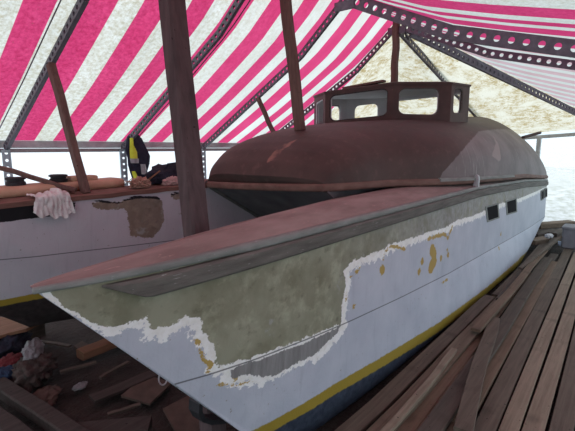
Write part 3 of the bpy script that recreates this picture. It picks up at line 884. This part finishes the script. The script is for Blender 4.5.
# ------------------------------------------------------------------ props and loose timber
def prop(name, p0, p1, w, h, mat, label, w1=None, up=(1, 0, 0), cat='post', group=None):
    b = MB(); b.beam(p0, p1, w, h, up=up, segs=10, warp=.02, w1=w1, seed=len(label))
    return tag(b.obj(name, mat), label, cat, group)
prop('timber_post', (1.385, 1.60, GZ - .05), (1.635, 2.22, 3.12), .098, .12, M['prop_dark'], 'thick dark timber post leaning between the two bows, nearest the camera', w1=.112)
prop('timber_prop', (3.55, 2.70, ptop(3.55) + .003), (3.40, 2.83, 3.42), .105, .07, M['prop_red'], 'red brown timber prop standing on the front of the coachroof')
prop('timber_prop', (on_m(86, 190, 3.66)[0], 3.665, zdeck_far(on_m(86, 190, 3.66)[0]) + .02), (1.74, 4.06, 2.42), .075, .06, M['prop_red'], 'red brown timber prop leaning from the far deck up to the first roof arch')
prop('timber_prop', (4.66, 3.93, surf_z(4.66, 3.93) + .012), (4.50, 4.17, 2.38), .055, .05, M['prop_red'], 'thin short timber prop behind the front of the coachroof')
prop('ridge_post', (5.86, 2.80, 2.565), (5.87, 2.80, 3.42), .085, .08, M['prop_red'], 'square ridge post standing on the wheelhouse roof')
p0 = on_m(-6, 166, 4.1); p1 = on_m(76, 191, 3.69)
prop('timber_stick', p0, (p1[0], p1[1], zdeck_far(p1[0]) + .05), .05, .035, M['prop_red'], 'thin brown stick slanting down onto the far deck at the left edge', up=(0, 0, 1), cat='stick')
b = MB(); b.beam((5.30, 3.28, 2.51), (5.28, 2.66, 2.55), .09, .028); tag(b.obj('loose_board', M['prop_red']), 'short loose board lying on the front of the wheelhouse roof', 'board')
p0 = on_s(528, 134, 9.6); p1 = on_s(541, 128, 10.6)
b = MB(); b.beam((9.45, 1.78, surf_z(9.45, 1.78) + .034), (10.2, 1.62, surf_z(9.45, 1.78) + .14), .06, .05); tag(b.obj('loose_board', M['prop_dark']), 'dark board sticking out over the stern from the coachroof', 'board')

# planks on the ground at the right ---------------------------------------------------
PL = [   # m at s=2.6, width, material, s0, s1, lift, heading change
    (-.12, .14, 1, .5, 8.2, .0, .03), (.035, .145, 3, .6, 8.9, .0, .032), (.19, .125, 0, .6, 8.6, .005, .03), (.325, .115, 2, .7, 8.9, .0, .03), (.445, .105, 2, .7, 8.3, .006, .03),
    (.57, .125, 0, .6, 8.8, .0, .035), (.695, .10, 4, .8, 7.4, .01, .03), (.80, .115, 3, .8, 8.0, .0, .02)]
words = ['rightmost', 'second from the right edge', 'third from the right edge', 'fourth from the right edge, pale', 'fifth from the right edge, pale with dark knots',
         'sixth from the right edge', 'seventh from the right edge, narrow and reddish', 'eighth from the right edge, dark']
for k, (m0, wd, mi, s0, s1, lift, hd) in enumerate(PL):
    b = MB(); b.beam((s0, m0 - hd * (s0 - 2.6) * -1, -.016 + lift), (s1, m0 + hd * (s1 - 2.6), -.016 + lift), wd * .97, .032, segs=14, warp=.014, seed=k)
    tag(b.obj('floor_plank', M['plank%d' % mi]), 'long weathered floor plank, ' + words[k], 'plank', 'long planks on the ground right of the boat')
def gplank(px0, px1, wd, z0, z1, mi, label, th=.03, s=6):
    a = on_z(*px0, z0); c = on_z(*px1, z1)
    b = MB(); b.beam(a, c, wd, th, segs=s, warp=.02, seed=len(label))
    tag(b.obj('loose_plank', M['plank%d' % mi]), label, 'plank', 'loose planks strewn along the near hull')
gplank((462, 431), (494, 318), .105, .085, .085, 0, 'grey loose plank crossing the others at a slant, blunt end uppermost')
gplank((425, 440), (548, 258), .12, .048, .048, 3, 'dark loose plank just left of the long weathered rows')
gplank((390, 448), (526, 272), .13, .015, .015, 4, 'reddish loose plank, third out from the near hull')
gplank((362, 450), (512, 289), .12, .048, .048, 1, 'brown loose plank, second out from the near hull')
gplank((328, 450), (490, 297), .12, .012, .012, 0, 'grey brown loose plank tight against the blue bottom of the near hull')
gplank((380, 440), (455, 350), .05, .083, .083, 2, 'thin pale batten lying over the loose planks')
gplank((450, 420), (472, 388), .10, .015, .015, 4, 'short loose plank end showing under the slanting grey plank')
gplank((500, 300), (560, 232), .09, .082, .082, 3, 'dark loose plank running back towards the stern')
gplank((476, 330), (545, 250), .08, .118, .118, 4, 'narrow reddish loose plank running back beneath the stern')
gplank((520, 268), (562, 236), .05, .13, .19, 0, 'thin batten propped across the scrap heap by the stern')

gplank((497, 296), (548, 240), .11, .012, .012, 0, 'short grey loose plank along the foot of the hull, beneath the rearmost portholes')
gplank((410, 448), (470, 356), .12, .012, .012, 1, 'short brown loose plank between the pale batten and the slanting grey plank')

# scrap heap at the stern
k = 0
for (x0, y0, x1, y1, wd, th, z, mi, lab) in [
        (536, 226, 572, 223, .22, .10, .17, 1, 'brown timber baulk topmost on the scrap heap behind the stern'),
        (533, 236, 556, 232, .18, .10, .09, 3, 'dark timber offcut on the scrap heap, under the topmost baulk'),
        (530, 242, 548, 239, .20, .08, .05, 2, 'pale timber offcut lowest on the scrap heap beside the hull'),
        (552, 236, 566, 231, .16, .12, .10, 3, 'dark timber offcut on the scrap heap beside the grey crate')]:
    a = on_z(x0, y0, z); c = on_z(x1, y1, z)
    b = MB(); b.beam(a, c, wd, th); tag(b.obj('timber_offcut', M['plank%d' % mi]), lab, 'timber', 'offcuts behind the stern')
c = on_z(573, 246, 0.02)
t = thing('plastic_crate', (c[0], c[1], 0.0), 'grey plastic crate at the right edge of the photo', 'crate')
b = MB(); b.rbox((c[0] - .2, c[1] - .16, .0), (c[0] + .2, c[1] + .16, .36), .03); b.obj('crate_body', M['crate'], t)
b = MB(); b.rbox((c[0] - .215, c[1] - .175, .33), (c[0] + .215, c[1] + .175, .37), .03); b.obj('crate_rim', M['crate'], t)
c = on_z(569, 245, 0.05)
b = MB(); b.tube([(c[0] - .02, c[1] + .16, .06), (c[0] + .0, c[1] + .05, .06), (c[0] + .02, c[1] - .1, .06), (c[0] + .02, c[1] - .14, .06)], .04, 12)
tag(b.obj('plastic_bottle', M['pale_blue'], smooth_shade=True), 'pale blue plastic bottle lying in front of the grey crate', 'bottle')
c = on_z(549, 236, .2)
b = MB(); b.blob((c[0], c[1], .20), (.12, .06, .035), 3, .3, floor=.16); tag(b.obj('plastic_scrap', M['plastic'], smooth_shade=True), 'white scrap of plastic on the heap behind the stern', 'scrap')

# ------------------------------------------------------------------ rubbish on the ground at the left
def gbeam(name, px0, px1, wd, th, z, mat, label, cat, z1=None):
    a = on_z(*px0, z); c = on_z(*px1, z if z1 is None else z1)
    b = MB(); b.beam(a, c, wd, th, segs=5, warp=.01, seed=len(label)); return tag(b.obj(name, mat), label, cat)
gbeam('timber_baulk', (-20, 374), (92, 447), .11, .08, .0, M['baulk'], 'dark timber baulk across the bottom left corner, the inner of two', 'timber')
gbeam('timber_baulk', (-20, 408), (30, 446), .12, .08, .0, M['baulk'], 'dark timber baulk across the bottom left corner, the outer of two', 'timber')
gbeam('timber_baulk', (62, 436), (150, 428), .16, .07, -.02, M['baulk'], 'dark timber lying flat along the bottom edge below the bow', 'timber')
gbeam('timber_block', (80, 355), (126, 337), .12, .075, -.02, M['scrap'], 'raw orange timber block on the dirt under the bow', 'timber')
gbeam('timber_strip', (92, 399), (158, 372), .11, .02, -.06, M['baulk'], 'thin brown strip of wood on the dirt beside the cardboard', 'timber')
q = [on_z(x, y, .16) for x, y in [(-10, 317), (26, 318), (40, 315), (64, 312), (40, 322), (26, 329), (8, 333), (-10, 339)]]
b = MB(); b.slab([(p[0], p[1]) for p in q], .135, .16); tag(b.obj('splintered_board', M['scrap']), 'splintered orange plywood board below the far hull at the left edge', 'board')
q0 = on_z(8, 322, .1)
b = MB(); b.rbox((q0[0] - .16, q0[1] - .05, GZ - .05), (q0[0] + .3, q0[1] + .14, .13), .02); tag(b.obj('support_block', M['plank3']), 'dark block under the splintered orange board', 'block')
for lab, px in (('flat sheet of brown cardboard under the bow, nearer the ring', [(121, 397), (146, 376), (172, 384), (150, 405)]),
                ('flat sheet of brown cardboard at the bottom edge, beside the black strap', [(163, 410), (190, 396), (214, 412), (200, 432), (176, 434)]),
                ('small torn piece of cardboard right of the raw timber block', [(74, 347), (82, 342), (90, 346), (80, 352)])):
    q = [on_z(x, y, -.07) for x, y in px]
    b = MB(); b.slab([(p[0], p[1]) for p in q], -.075, -.058); tag(b.obj('cardboard_sheet', M['card']), lab, 'cardboard', 'cardboard on the dirt')
def rub(name, px, z, rad, mat, label, cat, seed, rot=0, amp=.3, floor=-.1, freq=2.5):
    c = on_z(*px, z); b = MB(); b.blob(c, rad, seed, amp, freq, 4, rot, floor)
    return tag(b.obj(name, mat, smooth_shade=True), label, cat)
rub('plastic_bag', (33, 350), .10, (.17, .07, .06), M['bag_grey'], 'cloudy white plastic bag on top of the rag heap', 'bag', 5, 1.1)
rub('rag_bundle', (33, 371), .0, (.21, .14, .10), M['cloth_brown'], 'bundle of grey brown rags on the dirt below the plastic bag', 'rag', 8, 1.0, .4, freq=4)
rub('rag', (8, 366), .0, (.14, .10, .07), M['cloth_red'], 'dark red rag at the left edge beside the brown bundle', 'rag', 11, .5)
rub('rag', (4, 376), .02, (.09, .07, .06), M['cloth_blue'], 'dark blue rag at the left edge below the red one', 'rag', 13, .2)
rub('rag', (10, 343), .03, (.24, .12, .11), M['bag'], 'black rag heap at the left edge behind the plastic bag', 'rag', 15, .8, .35)
rub('paper_scrap', (80, 386), -.07, (.06, .04, .012), M['bag_grey'], 'pale crumpled scrap of paper lying alone on the dirt', 'scrap', 17, .4)
rub('wood_chip_heap', (44, 398), -.06, (.15, .09, .03), M['card'], 'small brown heap of wood chips on the dirt', 'heap', 19, .9, .4)
for px0, px1, wd, lab in (((60, 372), (96, 362), .035, 'dark thin splinter of wood on the dirt left of the raw timber block'),
                          ((100, 378), (128, 362), .03, 'dark thin splinter of wood on the dirt below the raw timber block'),
                          ((34, 341), (70, 346), .04, 'dark thin splinter of wood on the dirt just behind the plastic bag'),
                          ((108, 415), (140, 404), .03, 'dark thin splinter of wood on the dirt near the bottom edge')):
    gbeam('wood_splinter', px0, px1, wd, .018, -.07, M['plank3'], lab, 'splinter')['group'] = 'wood splinters on the dirt'
# black strap and white ring below the stem
c = on_m(193, 395, 1.62)
pts = [on_m(x, y, 1.60) for x, y in [(200, 394), (196, 402), (195.5, 410), (199, 417), (207, 419.5), (218, 419), (232, 416)]]
b = MB(); rings = []
for i, p in enumerate(pts):
    a = Vector(pts[max(0, i - 1)]); d = Vector(pts[min(len(pts) - 1, i + 1)]) - a; d.normalize()
    n_ = d.cross(Vector((0, 1, 0))).normalized()
    rings.append([tuple(Vector(p) + n_ * e + Vector((0, f, 0))) for e, f in [(-.012, -.04), (.012, -.04), (.012, .04), (-.012, .04)]])
b.sweep(rings)
tag(b.obj('rubber_strap', M['black']), 'black curved rubber strap hanging below the stem of the near hull', 'strap')
c = on_z(163, 381, -.02)
b = MB(); b.tube([(c[0] + .035 * math.cos(a), c[1] + .01 * math.sin(a), .0 + .045 * math.sin(a)) for a in [2 * math.pi * i / 20 for i in range(19)]], .006, 8)
tag(b.obj('wire_ring', M['plastic'], smooth_shade=True), 'white bent wire ring on the cardboard under the stem', 'ring')
# cradle blocks that carry the hulls
for lab, s, m, z in (('dark cradle block under the middle of the near hull', 4.5, 1.68, -.06), ('dark cradle block under the far hull', 3.4, 3.78, .14), ('dark cradle block under the far hull further aft', 6.5, 3.75, .11)):
    b = MB(); b.rbox((s - .12, m - .16, GZ - .06), (s + .12, m + .16, z - .02), .015); tag(b.obj('cradle_block', M['plank3']), lab, 'block', 'blocks that carry the boat')

# ------------------------------------------------------------------ gear on the far deck
t = thing('plastic_tank', (1.9, 3.85, 1.25), 'long tan plastic tank with two black caps on the far deck', 'tank')
za = zdeck_far(1.5) + .03
b = MB(); rings = []
for i in range(16):
    s = .75 + 1.45 * i / 15; zz = zdeck_far(s) + .036
    rings.append([(s, 3.92 + a, zz + c) for a, c in [(-.14, 0), (-.15, .04), (-.13, .065), (-.09, .078), (.10, .078), (.13, .065), (.15, .04), (.14, 0)]])
b.sweep(rings); b.obj('tank_body', M['tan'], t, True)
for x in (16, 59):
    r = on_m(x, 186, 3.92); zz = zdeck_far(r[0]) + .115
    b = MB(); b.lathe((r[0], 3.92, zz), [(.055, -.01), (.072, -.01), (.072, .025), (.062, .032), (.062, .045), (.075, .048), (.075, .062), (.06, .066)], 20)
    b.obj('cap', M['black'], t)
r = on_m(83, 181, 3.92)
b = MB(); rz = zdeck_far(r[0]) + .112; b.rbox((r[0] - .13, 3.86, rz), (r[0] + .12, 4.0, rz + .045), .02); b.obj('filler_hump', M['tan'], t)

# draped rag
c = mq(50, 203)
b = MB(); rows = []
for i in range(33):
    u = i / 32; s = c[0] - .115 + .25 * u; r = []
    for j in range(22):
        v = j / 21; q = s
        zt = zdeck_far(s) + .025; ms = mlo_far(s - stem_far(1.25))
        drop = .125 + .08 * mnoise.noise(Vector((u * 4.5, 3.1, 0))) + .06 * math.sin(u * 3.1)
        fold = .018 * math.sin(u * 26 + 2 * mnoise.noise(Vector((u * 5, v * 3, 0)))) + .016 * mnoise.noise(Vector((u * 8, v * 7, 2)))
        if v < .42: r.append((s, ms + .16 * (1 - v / .42) - .03, zt + .025 + fold * .8 + .025 * math.exp(-((u - .75) / .13) ** 2)))
        else:
            k = (v - .42) / .58; r.append((s + .05 * k * (u - .5), ms - .035 - abs(fold) - .012 * k, zt + .02 - drop * k))
    rows.append(r)
b.grid(rows)
tag(b.obj('rag', M['rag'], smooth_shade=True), 'dirty white rag draped over the edge of the far hull', 'rag')
def deckthing(px, dz, m): 
    p = on_m(*px, m); return (p[0], m, zdeck_far(p[0]) + dz)
c = deckthing((140, 186), .045, 3.62)
t = thing('paper_heap', (c[0], c[1], c[2]), 'crumpled reddish brown paper and shavings on the far deck above the tan patch', 'paper')
b = MB()
b.blob((c[0], c[1], c[2] + .02), (.10, .07, .055), 21, .5, 4.5, 4, .3, zdeck_far(c[0]) + .03)
b.obj('paper', M['paper'], t)
for k in range(9):
    a = random.uniform(0, 6.28); rr_ = random.uniform(.02, .13)
    b = MB(); p = (c[0] + rr_ * math.cos(a), c[1] + .4 * rr_ * math.sin(a), c[2] + .04)
    b.tube([p, (p[0] + .04 * math.cos(a), p[1], p[2] + random.uniform(.0, .05)), (p[0] + .07 * math.cos(a), p[1] + .01, p[2] + random.uniform(-.02, .05))], .007, 6, .002)
    b.obj('shaving', M['paper'], t)
b = MB(); a = deckthing((146, 184), .08, 3.60); c2 = deckthing((160, 175), .17, 3.64); b.tube([a, c2], .008, 8)
tag(b.obj('wooden_stick', M['scrap']), 'thin yellow stick lying against the black bag', 'stick')
c = deckthing((170, 182), .10, 3.76)
t = thing('holdall_bag', (c[0], c[1], zdeck_far(c[0]) + .03), 'black and navy holdall bag slumped on the far deck beside the thick dark post', 'bag')
b = MB(); b.blob((c[0], c[1], c[2]), (.27, .13, .125), 31, .22, 2, 4, .1, zdeck_far(c[0]) + .038); b.obj('bag_body', M['bag'], t, True)
b = MB(); b.tube([(c[0] - .12, c[1] - .06, c[2] + .05), (c[0] - .08, c[1] - .09, c[2] + .13), (c[0] + .04, c[1] - .09, c[2] + .14), (c[0] + .1, c[1] - .06, c[2] + .07)], .010, 8); b.obj('handle', M['navy'], t, True)
rub2 = deckthing((173, 186), .05, 3.60)
b = MB(); b.blob(rub2, (.12, .05, .055), 41, .4, 3.5, 4, .2, zdeck_far(rub2[0]) + .03); tag(b.obj('rag', M['pink_rag'], smooth_shade=True), 'crumpled pinkish beige rag in front of the black holdall', 'rag')

# jacket hanging on the eave post
J = on_s(137, 134, 3.08); jm = 5.2
pj = lambda x, y: on_m(x, y, jm)
t = thing('work_jacket', pj(137, 182), 'navy and yellow hi-vis work jacket hanging from the eave post', 'jacket')
def cloth_tube(levels, seed, depth=.06):
    rows = []
    for (y, xa, xb) in levels:
        a = pj(xa, y); c_ = pj(xb, y); cx = (a[0] + c_[0]) / 2; hw = abs(c_[0] - a[0]) / 2
        r = []
        for k in range(24):
            an = 2 * math.pi * k / 24
            d = 1 + .16 * mnoise.noise(Vector((math.cos(an) * 1.6, math.sin(an) * 1.6, y * .09 + seed)))
            r.append((cx + hw * math.cos(an) * d, jm + depth * math.sin(an) * d, a[2]))
        rows.append(r)
    b_ = MB(); b_.sweep(rows); return b_
cloth_tube([(134, 130, 137), (137, 127, 140), (143, 126, 142), (150, 126, 145), (158, 127, 148), (165, 128, 148.5), (172, 130, 147), (178, 132, 146), (181, 134, 145)], 1).obj('body', M['navy'], t, True)
cloth_tube([(138, 138, 141), (148, 140, 146), (156, 142, 150), (164, 144, 149), (170, 145, 147)], 4, .035).obj('sleeve', M['navy'], t, True)
def patch_cloth(levels, mat, name, off=.075):
    rows = []
    for (y, xa, xb) in levels:
        rows.append([(lambda p, k: (p[0], jm - off - .03 * math.sin(math.pi * k / 8), p[2]))(pj(xa + (xb - xa) * k / 8, y), k) for k in range(9)])
    front = rows; back = [[(p[0], p[1] + .012, p[2]) for p in r] for r in rows]
    b_ = MB(); b_.grid(front); b_.grid(back)
    b_.obj(name, mat, t, True)
patch_cloth([(138, 127, 130), (145, 127, 130.5), (152, 127, 134), (159, 127.5, 134.5), (163, 128.5, 133)], M['hivis'], 'yellow_panel')
patch_cloth([(171, 129, 132), (175, 130, 134), (179, 131.5, 135)], M['hivis'], 'yellow_hem')
patch_cloth([(158.5, 126.5, 135), (163, 127.5, 135)], M['reflect'], 'reflective_strip', .09)
patch_cloth([(164, 137.5, 142), (169, 138, 143), (174, 138.5, 142.5)], M['reflect'], 'reflective_patch', .08)

# ------------------------------------------------------------------ camera, light
cam = bpy.data.cameras.new('camera'); co = bpy.data.objects.new('camera', cam); COL.objects.link(co)
cam.sensor_width = 36; cam.lens = FPX / 575 * 36; cam.clip_start = .05; cam.clip_end = 200
co.location = (0, 0, EYE); co.rotation_euler = (math.radians(90) - PITCH, 0, 0)
sc.camera = co

wd = bpy.data.worlds.new('sky'); sc.world = wd; wd.use_nodes = True
nt = wd.node_tree; nt.nodes.clear()
o = nt.nodes.new('ShaderNodeOutputWorld'); bg = nt.nodes.new('ShaderNodeBackground')
bg.inputs[0].default_value = (.72, .89, 1.0, 1); bg.inputs[1].default_value = 1.0
nt.links.new(bg.outputs[0], o.inputs[0])
sun = bpy.data.lights.new('sun', 'SUN'); sun.energy = 2.4; sun.angle = math.radians(25); sun.color = (.98, .98, 1.0)
so = bpy.data.objects.new('sun', sun); COL.objects.link(so)
d = Vector(W((-.62, -.70, -.62)))       # light travels down, from behind the far left of the tent
so.rotation_euler = d.to_track_quat('-Z', 'Y').to_euler(); so.location = (0, 0, 12)

vs = sc.view_settings
vs.view_transform = 'Standard'; vs.look = 'None'; vs.gamma = 1; vs.use_curve_mapping = False
vs.exposure = 0.42
sc.cycles.max_bounces = 10; sc.cycles.diffuse_bounces = 6; sc.cycles.transparent_max_bounces = 12; sc.cycles.transmission_bounces = 6
